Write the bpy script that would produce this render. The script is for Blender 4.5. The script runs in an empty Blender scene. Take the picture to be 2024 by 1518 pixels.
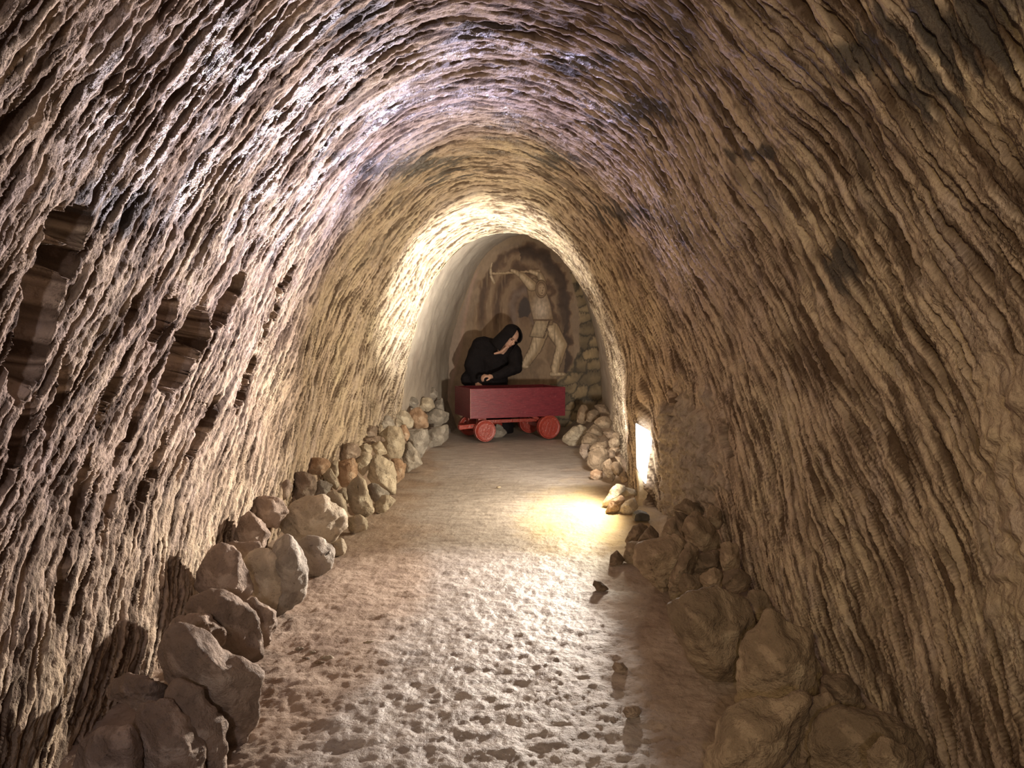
import bpy, bmesh, math, random
import numpy as np
from mathutils import Vector, Matrix, Euler, noise as mnoise

# ------------------------------------------------------------------ camera, world, lights, exposure
S = bpy.context.scene
COL = S.collection
F = 1518.0
CAM = np.array([0.0, 0.0, 1.0])
YAW = math.atan(52 / F); PITCH = math.atan(79 / F)
cd = bpy.data.cameras.new('camera'); cam = bpy.data.objects.new('camera', cd); COL.objects.link(cam)
cd.sensor_width = 36.0; cd.lens = 27.0; cd.clip_start = 0.02
cam.location = CAM.tolist(); cam.rotation_euler = (math.pi/2 - PITCH, 0, -YAW)
S.camera = cam
RM = np.array(Euler((math.pi/2 - PITCH, 0, -YAW)).to_matrix())

w = bpy.data.worlds.new('world'); S.world = w; w.use_nodes = True
w.node_tree.nodes['Background'].inputs[0].default_value = (0.010, 0.009, 0.011, 1)
w.node_tree.nodes['Background'].inputs[1].default_value = 1.0
S.view_settings.view_transform = 'Standard'; S.view_settings.look = 'None'
S.view_settings.gamma = 1.0; S.view_settings.use_curve_mapping = False
S.view_settings.exposure = 0.0

def lamp(name, loc, power, color, radius=0.05, kind='POINT', target=None, angle=60, blend=0.5, size=(0.3, 0.3)):
    l = bpy.data.lights.new(name, kind); l.energy = power; l.color = color
    if kind in ('POINT', 'SPOT'): l.shadow_soft_size = radius
    if kind == 'SPOT': l.spot_size = math.radians(angle); l.spot_blend = blend
    if kind == 'AREA': l.shape = 'RECTANGLE'; l.size, l.size_y = size
    o = bpy.data.objects.new(name, l); COL.objects.link(o); o.location = loc
    if target is not None:
        o.rotation_euler = (Vector(target) - Vector(loc)).to_track_quat('-Z', 'Y').to_euler()
    return o
lamp('niche_lamp_light', (0.84, 4.55, 0.45), 135, (1.0, 0.85, 0.62), 0.05, 'SPOT', (-1.0, 4.6, 0.42), 176, 0.45)
lamp('niche_near_spot_light', (0.80, 4.46, 0.50), 620, (1.0, 0.86, 0.76), 0.05, 'SPOT', (-1.0, 2.1, 0.85), 76, 1.0)
lamp('far_vault_spot_light', (0.80, 4.85, 0.45), 800, (1.0, 0.92, 0.78), 0.05, 'SPOT', (-0.30, 6.3, 1.75), 68, 1.0)
lamp('far_end_spot_light', (0.78, 4.85, 0.45), 145, (1.0, 0.90, 0.76), 0.04, 'SPOT', (0.10, 8.3, 0.75), 100, 1.0)
lamp('cool_niche_spot_light', (0.84, 4.50, 0.55), 390, (0.66, 0.61, 1.0), 0.05, 'SPOT', (-0.55, 2.5, 1.85), 72, 1.0)
lamp('tunnel_fill_light', (-0.20, -1.2, 1.40), 60, (0.97, 0.86, 0.92), 0.07, 'SPOT', (-0.55, 3.0, 0.9), 90, 1.0)  # added fill from behind the camera, no lamp stands there
lamp('warm_tunnel_fill_light', (-0.50, -0.8, 1.45), 140, (1.0, 0.77, 0.42), 0.07, 'SPOT', (0.80, 3.0, 0.60), 58, 1.0)  # added warm fill for the right wall, unseen source behind the camera

# ------------------------------------------------------------------ helpers
rng = np.random.default_rng(7); random.seed(7)
def ray(px, py):
    return RM @ np.array([(px - 1012) / F, -(py - 759) / F, -1.0])
def W(px, py, y):
    d = ray(px, py); t = (y - CAM[1]) / d[1]
    return CAM + d * t
def project(P):
    q = (P - CAM) @ RM
    zz = np.where(-q[..., 2] < 0.05, 0.05, -q[..., 2])
    return 1012 + F * q[..., 0] / zz, 759 - F * q[..., 1] / zz
def _h(ix, iy, seed):
    n = (ix.astype(np.int64) * 374761393 + iy.astype(np.int64) * 668265263 + seed * 974634777) & 0xffffffff
    n = ((n ^ (n >> 13)) * 1274126177) & 0xffffffff
    n = (n ^ (n >> 16)) & 0xffffffff
    return n / 4294967295.0
def pn(u, v, seed=0):                       # gradient noise, about -1..1
    iu = np.floor(u); iv = np.floor(v); fu = u - iu; fv = v - iv
    su = fu*fu*fu*(fu*(fu*6-15)+10); sv = fv*fv*fv*(fv*(fv*6-15)+10)
    def g(a, b):
        t = _h(iu + a, iv + b, seed) * 6.2831853
        return np.cos(t) * (fu - a) + np.sin(t) * (fv - b)
    return 1.5 * ((g(0,0)*(1-su) + g(1,0)*su)*(1-sv) + (g(0,1)*(1-su) + g(1,1)*su)*sv)
def fbm(u, v, seed=0, o=4):
    r = 0; a = 1.0; t = 0
    for k in range(o):
        r = r + a * pn(u * 2**k, v * 2**k, seed + k*17); t += a; a *= 0.5
    return r / t * 1.4
def sst(a, b, x):
    t = np.clip((x - a) / (b - a), 0, 1); return t*t*(3-2*t)

def new_mat(name):
    m = bpy.data.materials.new(name); m.use_nodes = True
    nt = m.node_tree; b = nt.nodes['Principled BSDF']
    return m, nt, b
def node(nt, t, **kw):
    n = nt.nodes.new(t)
    for k, v in kw.items():
        if k.startswith('i_'): n.inputs[int(k[2:]) if k[2:].isdigit() else k[2:]].default_value = v
        else: setattr(n, k, v)
    return n
def ramp(nt, src, stops):
    r = nt.nodes.new('ShaderNodeValToRGB'); e = r.color_ramp.elements
    while len(e) < len(stops): e.new(0.5)
    for k, (p, c) in enumerate(stops):
        e[k].position = p; e[k].color = (*c, 1) if len(c) == 3 else c
    nt.links.new(src, r.inputs[0]); return r.outputs[0]
def mixc(nt, fac, a, b, mode='MIX'):
    m = nt.nodes.new('ShaderNodeMix'); m.data_type = 'RGBA'; m.blend_type = mode
    for sock, v in ((0, fac), (6, a), (7, b)):
        if hasattr(v, 'links'): nt.links.new(v, m.inputs[sock])
        elif sock == 0: m.inputs[0].default_value = v
        else: m.inputs[sock].default_value = (*v, 1)
    return m.outputs[2]
def math_n(nt, op, a, b):
    m = nt.nodes.new('ShaderNodeMath'); m.operation = op
    for k, v in ((0, a), (1, b)):
        if hasattr(v, 'links'): nt.links.new(v, m.inputs[k])
        else: m.inputs[k].default_value = v
    return m.outputs[0]
def tex(nt, scale, detail=4, rough=0.55, stretch=None, dist=0.0):
    tc = nt.nodes.new('ShaderNodeTexCoord')
    n = node(nt, 'ShaderNodeTexNoise'); n.inputs['Scale'].default_value = scale
    n.inputs['Detail'].default_value = detail; n.inputs['Roughness'].default_value = rough
    n.inputs['Distortion'].default_value = dist
    src = tc.outputs['Object']
    if stretch:
        mp = nt.nodes.new('ShaderNodeMapping'); mp.inputs['Scale'].default_value = stretch
        nt.links.new(src, mp.inputs[0]); src = mp.outputs[0]
    nt.links.new(src, n.inputs['Vector']); return n.outputs[0]
def attr(nt, name):
    a = nt.nodes.new('ShaderNodeAttribute'); a.attribute_name = name; return a
def bump(nt, b, h, strength, dist=0.01):
    n = nt.nodes.new('ShaderNodeBump'); n.inputs['Strength'].default_value = strength
    n.inputs['Distance'].default_value = dist
    nt.links.new(h, n.inputs['Height']); nt.links.new(n.outputs[0], b.inputs['Normal'])

def link(name, me, mat=None, parent=None, **props):
    o = bpy.data.objects.new(name, me); COL.objects.link(o)
    if mat is not None and me is not None and not me.materials: me.materials.append(mat)
    if parent is not None: o.parent = parent
    for k, v in props.items(): o[k] = v
    return o
def grid_obj(name, P, mat, attrs=None, colors=None, **props):
    ny, nx = P.shape[:2]
    me = bpy.data.meshes.new(name)
    me.vertices.add(ny*nx); me.vertices.foreach_set('co', P.reshape(-1).astype(np.float32))
    i = np.arange(ny*nx).reshape(ny, nx)
    q = np.stack([i[:-1, :-1], i[:-1, 1:], i[1:, 1:], i[1:, :-1]], -1).reshape(-1, 4)
    me.loops.add(q.size); me.loops.foreach_set('vertex_index', q.reshape(-1).astype(np.int32))
    me.polygons.add(len(q)); me.polygons.foreach_set('loop_start', (np.arange(len(q))*4).astype(np.int32))
    me.polygons.foreach_set('use_smooth', np.ones(len(q), bool))
    me.update(calc_edges=True)
    for k, v in (attrs or {}).items():
        a = me.attributes.new(k, 'FLOAT', 'POINT'); a.data.foreach_set('value', v.reshape(-1).astype(np.float32))
    if colors is not None:
        a = me.color_attributes.new('paint', 'FLOAT_COLOR', 'POINT')
        c = np.concatenate([colors.reshape(-1, 3), np.ones((ny*nx, 1))], 1)
        a.data.foreach_set('color', c.reshape(-1).astype(np.float32))
    return link(name, me, mat, **props)
def bm_obj(name, bm, mat, parent=None, smooth=False, **props):
    me = bpy.data.meshes.new(name)
    bmesh.ops.recalc_face_normals(bm, faces=bm.faces)
    for f in bm.faces: f.smooth = smooth
    bm.to_mesh(me); bm.free(); return link(name, me, mat, parent, **props)
def add_box(bm, size, M=None, bev=0.0):
    r = bmesh.ops.create_cube(bm, size=1.0)
    vs = r['verts']; bmesh.ops.scale(bm, vec=size, verts=vs)
    if bev:
        es = list({e for v in vs for e in v.link_edges})
        rr = bmesh.ops.bevel(bm, geom=es, offset=bev, segments=2, affect='EDGES', profile=0.6)
        vs = list({v for f in rr['faces'] for v in f.verts} | {v for v in vs if v.is_valid})
    if M is not None: bmesh.ops.transform(bm, matrix=M, verts=vs)
    return vs

# ------------------------------------------------------------------ materials of the rock
def rock_wall_mat():
    m, nt, b = new_mat('carved_rock')
    st = attr(nt, 'stain').outputs['Fac']; wet = attr(nt, 'wet').outputs['Fac']; stk = attr(nt, 'streak').outputs['Fac']  # streak also carries the shade painted into the hole interiors
    pale = attr(nt, 'pale').outputs['Fac']
    n1 = tex(nt, 2.2, 5, 0.6); n2 = tex(nt, 38, 5, 0.65); n3 = tex(nt, 9, 4, 0.6, dist=0.6)
    c = ramp(nt, n1, [(0.28, (0.38, 0.29, 0.23)), (0.5, (0.50, 0.39, 0.28)), (0.72, (0.58, 0.48, 0.33))])
    c = mixc(nt, pale, c, (0.66, 0.58, 0.44))
    c = mixc(nt, ramp(nt, n3, [(0.50, (0, 0, 0)), (0.72, (0.55, 0.55, 0.55))]), c, (0.48, 0.40, 0.37))
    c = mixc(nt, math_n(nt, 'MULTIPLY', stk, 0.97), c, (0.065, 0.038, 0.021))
    n4 = tex(nt, 20, 5, .7)
    c = mixc(nt, math_n(nt, 'MULTIPLY', attr(nt, 'cong').outputs['Fac'], 0.8), c, ramp(nt, n4, [(0.35, (0.12, 0.10, 0.08)), (0.5, (0.26, 0.22, 0.185)), (0.7, (0.36, 0.32, 0.27))]))
    c = mixc(nt, ramp(nt, n2, [(0.30, (0.75, 0.75, 0.75)), (0.46, (0, 0, 0))]), c, (0.16, 0.11, 0.08))
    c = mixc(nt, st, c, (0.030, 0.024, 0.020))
    nt.links.new(c, b.inputs['Base Color'])
    r = nt.nodes.new('ShaderNodeMapRange'); nt.links.new(wet, r.inputs[0])
    r.inputs[3].default_value = 0.85; r.inputs[4].default_value = 0.22
    nt.links.new(r.outputs[0], b.inputs['Roughness'])
    nt.links.new(math_n(nt, 'ADD', math_n(nt, 'MULTIPLY', wet, 0.7), 0.3), b.inputs['Specular IOR Level'])
    h = math_n(nt, 'ADD', n2, math_n(nt, 'MULTIPLY', tex(nt, 120, 3, 0.6), 0.5))
    bump(nt, b, h, 0.8, 0.012)
    return m
M_ROCKWALL = rock_wall_mat()

def stone_mat(name, c0, c1, c2, spot=(0.10, 0.07, 0.05)):
    m, nt, b = new_mat(name)
    info = nt.nodes.new('ShaderNodeObjectInfo')
    n1 = tex(nt, 9, 6, 0.62, dist=0.4); n2 = tex(nt, 55, 5, 0.7); n3 = tex(nt, 5.5, 7, 0.6, dist=0.5)
    c = ramp(nt, n1, [(0.3, [.5*(a+b_) for a, b_ in zip(c0, c1)]), (0.55, c1), (0.7, c2)])
    c = mixc(nt, ramp(nt, n3, [(0.49, (.9,)*3), (0.53, (0, 0, 0))]), c, ramp(nt, n1, [(0.3, [x*.72 for x in c0]), (0.7, [.5*(a+b_) for a, b_ in zip(c0, c1)])]))
    c = mixc(nt, ramp(nt, n2, [(0.28, (0.7,)*3), (0.42, (0, 0, 0))]), c, spot)
    hv = node(nt, 'ShaderNodeHueSaturation'); nt.links.new(c, hv.inputs['Color'])
    mr = nt.nodes.new('ShaderNodeMapRange'); nt.links.new(info.outputs['Random'], mr.inputs[0])
    mr.inputs[3].default_value = 0.78; mr.inputs[4].default_value = 1.16
    nt.links.new(mr.outputs[0], hv.inputs['Value'])
    nt.links.new(hv.outputs[0], b.inputs['Base Color'])
    b.inputs['Roughness'].default_value = 0.72; b.inputs['Specular IOR Level'].default_value = 0.35
    bump(nt, b, math_n(nt, 'ADD', math_n(nt, 'ADD', n1, n3), math_n(nt, 'MULTIPLY', n2, 0.6)), 0.9, 0.025)
    return m
MS = {
 't': stone_mat('tan_stone', (0.26, 0.19, 0.14), (0.43, 0.335, 0.265), (0.54, 0.45, 0.37)),
 'p': stone_mat('pale_stone', (0.42, 0.35, 0.26), (0.58, 0.50, 0.38), (0.68, 0.62, 0.50)),
 'g': stone_mat('grey_stone', (0.28, 0.245, 0.205), (0.43, 0.385, 0.33), (0.53, 0.48, 0.41)),
 'o': stone_mat('rusty_stone', (0.36, 0.22, 0.13), (0.49, 0.34, 0.23), (0.61, 0.50, 0.38)),
 'd': stone_mat('dark_brown_stone', (0.17, 0.12, 0.08), (0.29, 0.21, 0.145), (0.38, 0.29, 0.21)),
 'b': stone_mat('brown_stone', (0.24, 0.17, 0.11), (0.38, 0.285, 0.195), (0.50, 0.40, 0.28)),
}

# ------------------------------------------------------------------ the tunnel
TY = np.array([-2.0, 1.5, 3.0, 4.6, 5.6, 6.6])
TXL = np.array([-1.08, -1.04, -1.05, -1.0, -0.90, -0.75])
TXR = np.array([1.12, 1.08, 1.06, 1.06, 1.06, 1.12])
TH = np.array([2.18, 2.12, 2.08, 2.04, 2.00, 1.95])
def tun(y): return np.interp(y, TY, TXL), np.interp(y, TY, TXR), np.interp(y, TY, TH)
PEXP = 2.2
_a = np.linspace(math.pi + 0.06, -0.06, 4000)
def prof(a):
    ca, sa = np.cos(a), np.sin(a)
    return np.sign(ca)*np.abs(ca)**(2/PEXP), np.where(sa > 0, np.abs(sa)**(2/PEXP), sa)
_x, _z = prof(_a); _s = np.concatenate([[0], np.cumsum(np.hypot(np.diff(_x*1.05), np.diff(_z*2.08)))])
SLEN = _s[-1]
NS = 700
sv = np.linspace(0, SLEN, NS); av = np.interp(sv, _s, _a)
ys = [1.15]
while ys[-1] < 6.6: ys.append(ys[-1] * 1.0021)
ys = np.array([-2.0 + 0.06*k for k in range(int(3.1/0.06))] + ys)
NY = len(ys)
Y, Sg = np.meshgrid(ys, sv, indexing='ij')
A = np.broadcast_to(av, (NY, NS))
xl, xr, H = [v[:, None] for v in tun(ys)]
ux, uz = prof(A)
XC, HW = (xl + xr)/2, (xr - xl)/2
X = XC + HW*ux; Z = H*uz
tx = np.gradient(X, axis=1); tz = np.gradient(Z, axis=1); tl = np.hypot(tx, tz) + 1e-9
NXv, NZv = tz/tl, -tx/tl                   # inward normal (left side: +x)
PX, PY = project(np.stack([X, Y, Z], -1))
front = Y > 0.6
hd = np.abs(Sg - SLEN/2)
_hh = np.linspace(0, 3.2, 400); _gs = 0.62*sst(0.35, 1.7, _hh); _gg = np.concatenate([[0], np.cumsum(_gs[1:]*np.diff(_hh))])
G = lambda h: np.interp(h, _hh, _gg)
SH = Y + G(hd) + 0.07*pn(Sg/0.8, Y/0.7, 3) + 0.005*pn(Sg/0.22, Y/0.3, 4)   # groove-following coordinate
# pick marks
T0 = np.zeros((NY, NS), np.float32); C0 = np.zeros((NY, NS), np.float32)
ds = sv[1] - sv[0]
def carve(s0, y0, L, Wd, D, ang=0.0, pw=0.75, dark=0.0):
    j0, j1 = max(0, int((s0-L)/ds)), min(NS, int((s0+L)/ds)+2)
    slope = 0.66*L + 0.06
    i0, i1 = np.searchsorted(ys, y0-Wd-slope), np.searchsorted(ys, y0+Wd+slope)
    if j1-j0 < 2 or i1-i0 < 1: return
    shc = np.interp(y0, ys, SH[:, min(NS-1, int(s0/ds))])
    v = (SH[i0:i1, j0:j1] - shc) + ang*(sv[j0:j1] - s0)
    u = (sv[j0:j1] - s0)/L
    q = 1 - (u*u)[None, :]**1.0 - np.abs(v/Wd)**1.3
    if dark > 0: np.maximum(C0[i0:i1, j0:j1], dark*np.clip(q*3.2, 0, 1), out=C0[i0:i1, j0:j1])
    np.maximum(T0[i0:i1, j0:j1], D*np.clip(q, 0, 1)**pw, out=T0[i0:i1, j0:j1])
r_ = -2.0
while r_ < 8.6:
    wsc = 1 + max(0, r_-4)*0.05
    r_ += 0.031*wsc
    o_ = rng.random()*0.15
    for c_ in np.arange(o_, SLEN, 0.15):
        s0 = c_ + rng.normal(0, 0.04); y0 = r_ + rng.normal(0, 0.012) - G(abs(s0 - SLEN/2))
        if y0 < -1.95 or y0 > 6.6 or s0 < 0 or s0 > SLEN or rng.random() < 0.30: continue
        Wd = rng.uniform(0.0075, 0.0165)*wsc
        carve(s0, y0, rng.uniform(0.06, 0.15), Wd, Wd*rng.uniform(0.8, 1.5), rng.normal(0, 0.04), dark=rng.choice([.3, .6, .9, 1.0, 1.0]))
for k in range(22000):
    y0 = 0.9 * (6.6/0.9)**rng.random(); Wd = rng.uniform(0.003, 0.0065)*(1+max(0, y0-2)*.2)
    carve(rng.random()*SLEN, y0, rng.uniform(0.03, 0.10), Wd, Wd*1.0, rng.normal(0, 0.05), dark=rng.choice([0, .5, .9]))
smooth_band = sst(0.30, 0.75, fbm(Sg/0.9, Y/0.8, 71, 3))
WS = 1 + np.clip(Y-2, 0, 9)*0.22
rid = 1 - np.abs(pn(Sg/0.28, SH/(0.042), 12)); rid2 = 1 - np.abs(pn(Sg/0.08, SH/0.018, 13))
rid3 = 1 - np.abs(pn(Sg/0.30, SH/0.075, 14))
# conglomerate patch beside the lamp, and lower rough skirts
q = np.hypot((PX-1362)/80, (PY-920)/150) + 0.35*fbm(Sg/0.15, Y/0.25, 51, 3)
cong = (1 - sst(0.75, 1.1, q))*front*(1-sst(4.35, 4.55, Y))
edge_r = front*sst(1880, 1990, PX + 60*fbm(Sg/0.2, Y/0.1, 52, 3))*(PY > 700)*(1-sst(1180, 1300, PY))
rough = np.clip(cong + edge_r, 0, 1)
lowleft = (1 - sst(0.45, 0.75, Z + 0.2*fbm(Sg/0.3, Y/0.3, 55, 3)))
T = T0*(1-0.9*rough)*(1-0.35*smooth_band)
disp = -T*1.2 + (0.008*rid + 0.003*rid2)*(1-rough) + 0.006*rid3 + 0.035*fbm(Sg/0.9, Y/0.9, 21, 3) \
       + 0.006*fbm(Sg/0.11, Y/0.08, 22, 3) + 0.0045*fbm(Sg/0.03, Y/0.02, 23, 2)
disp += rough*(0.035*np.abs(fbm(Sg/0.10, Y/0.10, 24, 3)) + 0.03*cong) + cong*0.03*fbm(Sg/0.05, Y/0.07, 25, 3)
disp *= np.where(Y > 6.3, 1 - 0.5*sst(6.45, 6.6, Y), 1)
# step at the lamp: beyond y = 4.74 the lower wall stands further in
step = sst(4.66, 4.72, Y)*(1-sst(4.9, 6.0, Y))*(X > 0)*(1-sst(0.55, 0.95, Z))
disp += 0.075*step
# big holes and cracks of the left wall, (px, py, half length, half width, lean) as seen from the entrance
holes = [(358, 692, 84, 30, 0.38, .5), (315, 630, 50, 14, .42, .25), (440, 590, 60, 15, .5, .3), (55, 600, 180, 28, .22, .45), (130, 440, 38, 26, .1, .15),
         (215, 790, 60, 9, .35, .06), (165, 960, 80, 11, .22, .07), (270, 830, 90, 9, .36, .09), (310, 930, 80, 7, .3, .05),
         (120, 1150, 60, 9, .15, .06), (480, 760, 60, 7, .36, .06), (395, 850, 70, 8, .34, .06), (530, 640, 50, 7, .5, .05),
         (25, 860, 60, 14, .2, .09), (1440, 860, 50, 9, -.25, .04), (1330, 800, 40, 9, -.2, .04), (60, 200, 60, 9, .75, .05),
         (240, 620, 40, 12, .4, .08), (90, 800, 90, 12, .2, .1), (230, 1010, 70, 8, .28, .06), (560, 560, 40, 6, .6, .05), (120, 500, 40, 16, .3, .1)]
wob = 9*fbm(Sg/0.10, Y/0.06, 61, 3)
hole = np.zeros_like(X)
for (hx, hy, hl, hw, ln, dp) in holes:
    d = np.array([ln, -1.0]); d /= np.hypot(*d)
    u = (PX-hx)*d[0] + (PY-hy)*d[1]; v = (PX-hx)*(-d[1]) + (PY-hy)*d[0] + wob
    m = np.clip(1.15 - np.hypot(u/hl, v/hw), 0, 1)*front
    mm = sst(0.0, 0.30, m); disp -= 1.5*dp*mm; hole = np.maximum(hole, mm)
# attributes
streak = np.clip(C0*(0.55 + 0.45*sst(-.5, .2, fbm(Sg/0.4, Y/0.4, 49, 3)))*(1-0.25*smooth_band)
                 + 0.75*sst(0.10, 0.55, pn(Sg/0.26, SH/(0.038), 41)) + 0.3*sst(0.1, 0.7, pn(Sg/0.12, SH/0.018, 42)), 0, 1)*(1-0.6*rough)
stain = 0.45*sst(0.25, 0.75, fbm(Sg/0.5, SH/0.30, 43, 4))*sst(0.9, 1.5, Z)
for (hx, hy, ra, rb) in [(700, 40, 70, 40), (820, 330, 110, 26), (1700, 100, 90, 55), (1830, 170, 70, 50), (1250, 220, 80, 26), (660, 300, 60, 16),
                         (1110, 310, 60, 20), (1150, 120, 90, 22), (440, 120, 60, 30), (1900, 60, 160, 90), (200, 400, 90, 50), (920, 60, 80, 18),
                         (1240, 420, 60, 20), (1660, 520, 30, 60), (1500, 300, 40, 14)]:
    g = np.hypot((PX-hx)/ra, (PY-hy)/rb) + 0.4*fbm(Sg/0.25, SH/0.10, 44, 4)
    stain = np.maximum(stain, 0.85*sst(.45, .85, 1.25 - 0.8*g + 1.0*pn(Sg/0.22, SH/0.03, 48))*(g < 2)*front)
stain = np.clip(stain, 0, 0.92); streak = np.maximum(streak, sst(0.55, 1.0, hole))  # hole interiors get shade painted into the colour, so cavities look deep
gw = np.minimum(np.hypot((PX-500)/450, (PY-230)/300), np.hypot((PX-1000)/400, (PY-190)/220) + .25)
wet = np.clip((1-sst(0.5, 1.15, gw))*sst(-0.25, 0.35, fbm(Sg/0.35, SH/0.12, 45, 4)) + 0.35*stain, 0, 1)*front
pale = 0.55*sst(4.2, 6.2, Y)*(0.6 + 0.4*sst(-.2, .4, fbm(Sg/.3, SH/.1, 46, 3)))
pale = np.maximum(pale, 0.4*(1-sst(0.2, 0.8, Z))*(X < 0)*sst(-.2, .5, fbm(Sg/.15, SH/.05, 47, 3)))
AL = dict(streak=streak, stain=stain, wet=wet, pale=pale*(1-rough), cong=cong*1.0)  # streak: rock streaks plus painted shade of the hole interiors
Pt = np.stack([X + NXv*disp, Y, Z + NZv*disp], -1)
c1, c2 = int(NS*0.31), int(NS*0.69)
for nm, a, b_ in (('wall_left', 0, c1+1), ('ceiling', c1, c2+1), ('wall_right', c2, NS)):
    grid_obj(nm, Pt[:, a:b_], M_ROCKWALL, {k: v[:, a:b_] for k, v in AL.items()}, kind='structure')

# inner, plastered vault behind the carved tunnel
m_pl, nt, b = new_mat('smoothed_plaster')
n1 = tex(nt, 3, 5, 0.6); n2 = tex(nt, 30, 5, 0.7)
c = ramp(nt, n1, [(0.3, (0.36, 0.30, 0.25)), (0.5, (0.46, 0.40, 0.34)), (0.7, (0.56, 0.49, 0.40))])
c = mixc(nt, ramp(nt, n2, [(0.27, (0.6,)*3), (0.4, (0, 0, 0))]), c, (0.2, 0.15, 0.11))
nt.links.new(c, b.inputs['Base Color']); b.inputs['Roughness'].default_value = 0.8
bump(nt, b, n2, 0.35, 0.01)
IY = [6.58, 6.75, 7.3, 9.3]; IXL = [-0.75, -0.80, -0.76, -0.47]; IXR = [1.12, 1.17, 1.22, 1.42]; IH = [1.95, 2.04, 2.12, 2.30]
iy = np.concatenate([np.linspace(6.58, 6.8, 12), np.linspace(6.82, 9.32, 110)])
s2 = np.linspace(0, SLEN, 260); a2 = np.interp(s2, _s, _a)
Yi, Si = np.meshgrid(iy, s2, indexing='ij'); Ai = np.broadcast_to(a2, Yi.shape)
il, ir, ih = [np.interp(iy, IY, v)[:, None] for v in (IXL, IXR, IH)]
ux, uz = prof(Ai); Xi = (il+ir)/2 + (ir-il)/2*ux; Zi = ih*uz
txi = np.gradient(Xi, axis=1); tzi = np.gradient(Zi, axis=1); tli = np.hypot(txi, tzi)+1e-9
dI = (0.03*fbm(Si/0.7, Yi/0.7, 81, 3) + 0.006*fbm(Si/0.08, Yi/0.12, 82, 3))*sst(6.58, 6.9, Yi) + 0.004*rng.normal(size=Yi.shape)*0
Pi = np.stack([Xi + tzi/tli*dI, Yi, Zi - txi/tli*dI], -1)
for nm, a, b_ in (('wall_far_left', 0, 81), ('trim_1', 80, 181), ('wall_far_right', 180, 260)):
    grid_obj(nm, Pi[:, a:b_], m_pl, kind='structure')

# rock piles' surface (the banks the stones lie on)
LIN = ([1.0, 1.9, 3.2, 5.06, 7.6, 9.3], [-0.60, -0.60, -0.74, -0.58, -0.42, -0.30])
LHT = ([1.0, 2.0, 3.0, 5.0, 7.0, 9.2], [0.20, 0.24, 0.27, 0.34, 0.40, 0.50])
RIN = ([1.0, 2.1, 3.05, 3.7, 4.6, 5.8, 7.6, 9.2], [0.70, 0.68, 0.73, 0.70, 0.76, 0.80, 0.78, 0.80])
RHT = ([1.0, 2.0, 3.0, 4.0, 4.7, 6.0, 7.5, 8.6], [0.15, 0.20, 0.27, 0.24, 0.10, 0.26, 0.42, 0.50])
def walls_at(y):
    l = np.where(y < 6.6, np.interp(y, TY, TXL), np.interp(y, IY, IXL)); r = np.where(y < 6.6, np.interp(y, TY, TXR), np.interp(y, IY, IXR))
    return l, r
def bank(x, y):
    l, r = walls_at(y); xi = np.interp(y, *LIN); xo = np.interp(y, *RIN)
    zl = np.interp(y, *LHT)*np.clip((xi - x)/(xi - (l+0.02)), 0, 1.05)
    zr = np.interp(y, *RHT)*np.clip((x - xo)/((r-0.02) - xo), 0, 1.05)
    return np.maximum(zl, zr)

# floor
m_fl, nt, b = new_mat('trodden_dirt')
tr = attr(nt, 'track').outputs['Fac']; yl = attr(nt, 'lamp_glow').outputs['Fac']
n1 = tex(nt, 5, 6, 0.65, dist=0.3); n2 = tex(nt, 60, 5, 0.7); n3 = tex(nt, 14, 4, 0.6, stretch=(0.5, 1.6, 1))
c = ramp(nt, n1, [(0.3, (0.22, 0.155, 0.115)), (0.5, (0.33, 0.25, 0.19)), (0.7, (0.44, 0.35, 0.28))])
c = mixc(nt, tr, c, ramp(nt, n3, [(0.35, (0.28, 0.245, 0.225)), (0.6, (0.42, 0.375, 0.345))]))
c = mixc(nt, math_n(nt, 'MULTIPLY', yl, 0.85), c, (0.56, 0.41, 0.17))  # yellow lamp light tinted into the floor colour
c = mixc(nt, ramp(nt, n2, [(0.30, (0.6,)*3), (0.44, (0, 0, 0))]), c, (0.13, 0.09, 0.06))
nt.links.new(c, b.inputs['Base Color'])
mr = nt.nodes.new('ShaderNodeMapRange'); nt.links.new(tr, mr.inputs[0]); mr.inputs[3].default_value = 0.85; mr.inputs[4].default_value = 0.5
nt.links.new(mr.outputs[0], b.inputs['Roughness'])
bump(nt, b, math_n(nt, 'ADD', n2, math_n(nt, 'MULTIPLY', n1, 0.6)), 0.6, 0.012)
fy = [1.15]
while fy[-1] < 9.35: fy.append(fy[-1]*1.0042)
fy = np.array([-2.0 + 0.08*k for k in range(39)] + fy)
fx = np.linspace(-1.16, 1.5, 460)
Yf, Xf = np.meshgrid(fy, fx, indexing='ij')
bk = bank(Xf, Yf)
amp = np.interp(Yf, [0, 2.0, 4.0, 6, 9], [1.1, 1.0, 0.55, 0.35, 0.25])
lum = fbm(Xf/0.16, Yf/0.17, 91, 3); lum2 = fbm(Xf/0.055, Yf/0.045, 92, 3); lum3 = fbm(Xf/0.018, Yf/0.014, 93, 2)
Zf = 0.72*amp*(0.011*lum + 0.0085*lum2 + 0.0040*lum3) + 0.012*pn(Xf/0.7, Yf/0.9, 94) - 0.008
Zf = Zf + np.clip(bk - 0.15, 0, 1)*0.9*sst(2.6, 4.5, Yf)
FX, FY = project(np.stack([Xf, Yf, Zf*0], -1))
lb = np.interp(FY, [860, 1000, 1150, 1300, 1518], [860, 820, 850, 760, 560]); rb = np.interp(FY, [860, 1000, 1100, 1250, 1518], [1160, 1150, 1215, 1230, 1290])
nz = 60*fbm(Xf/0.3, Yf/0.4, 95, 4)
track = sst(-50, 60, FX - lb + nz)*sst(-40, 50, rb - FX + nz)*(Yf > 0.8)
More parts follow.
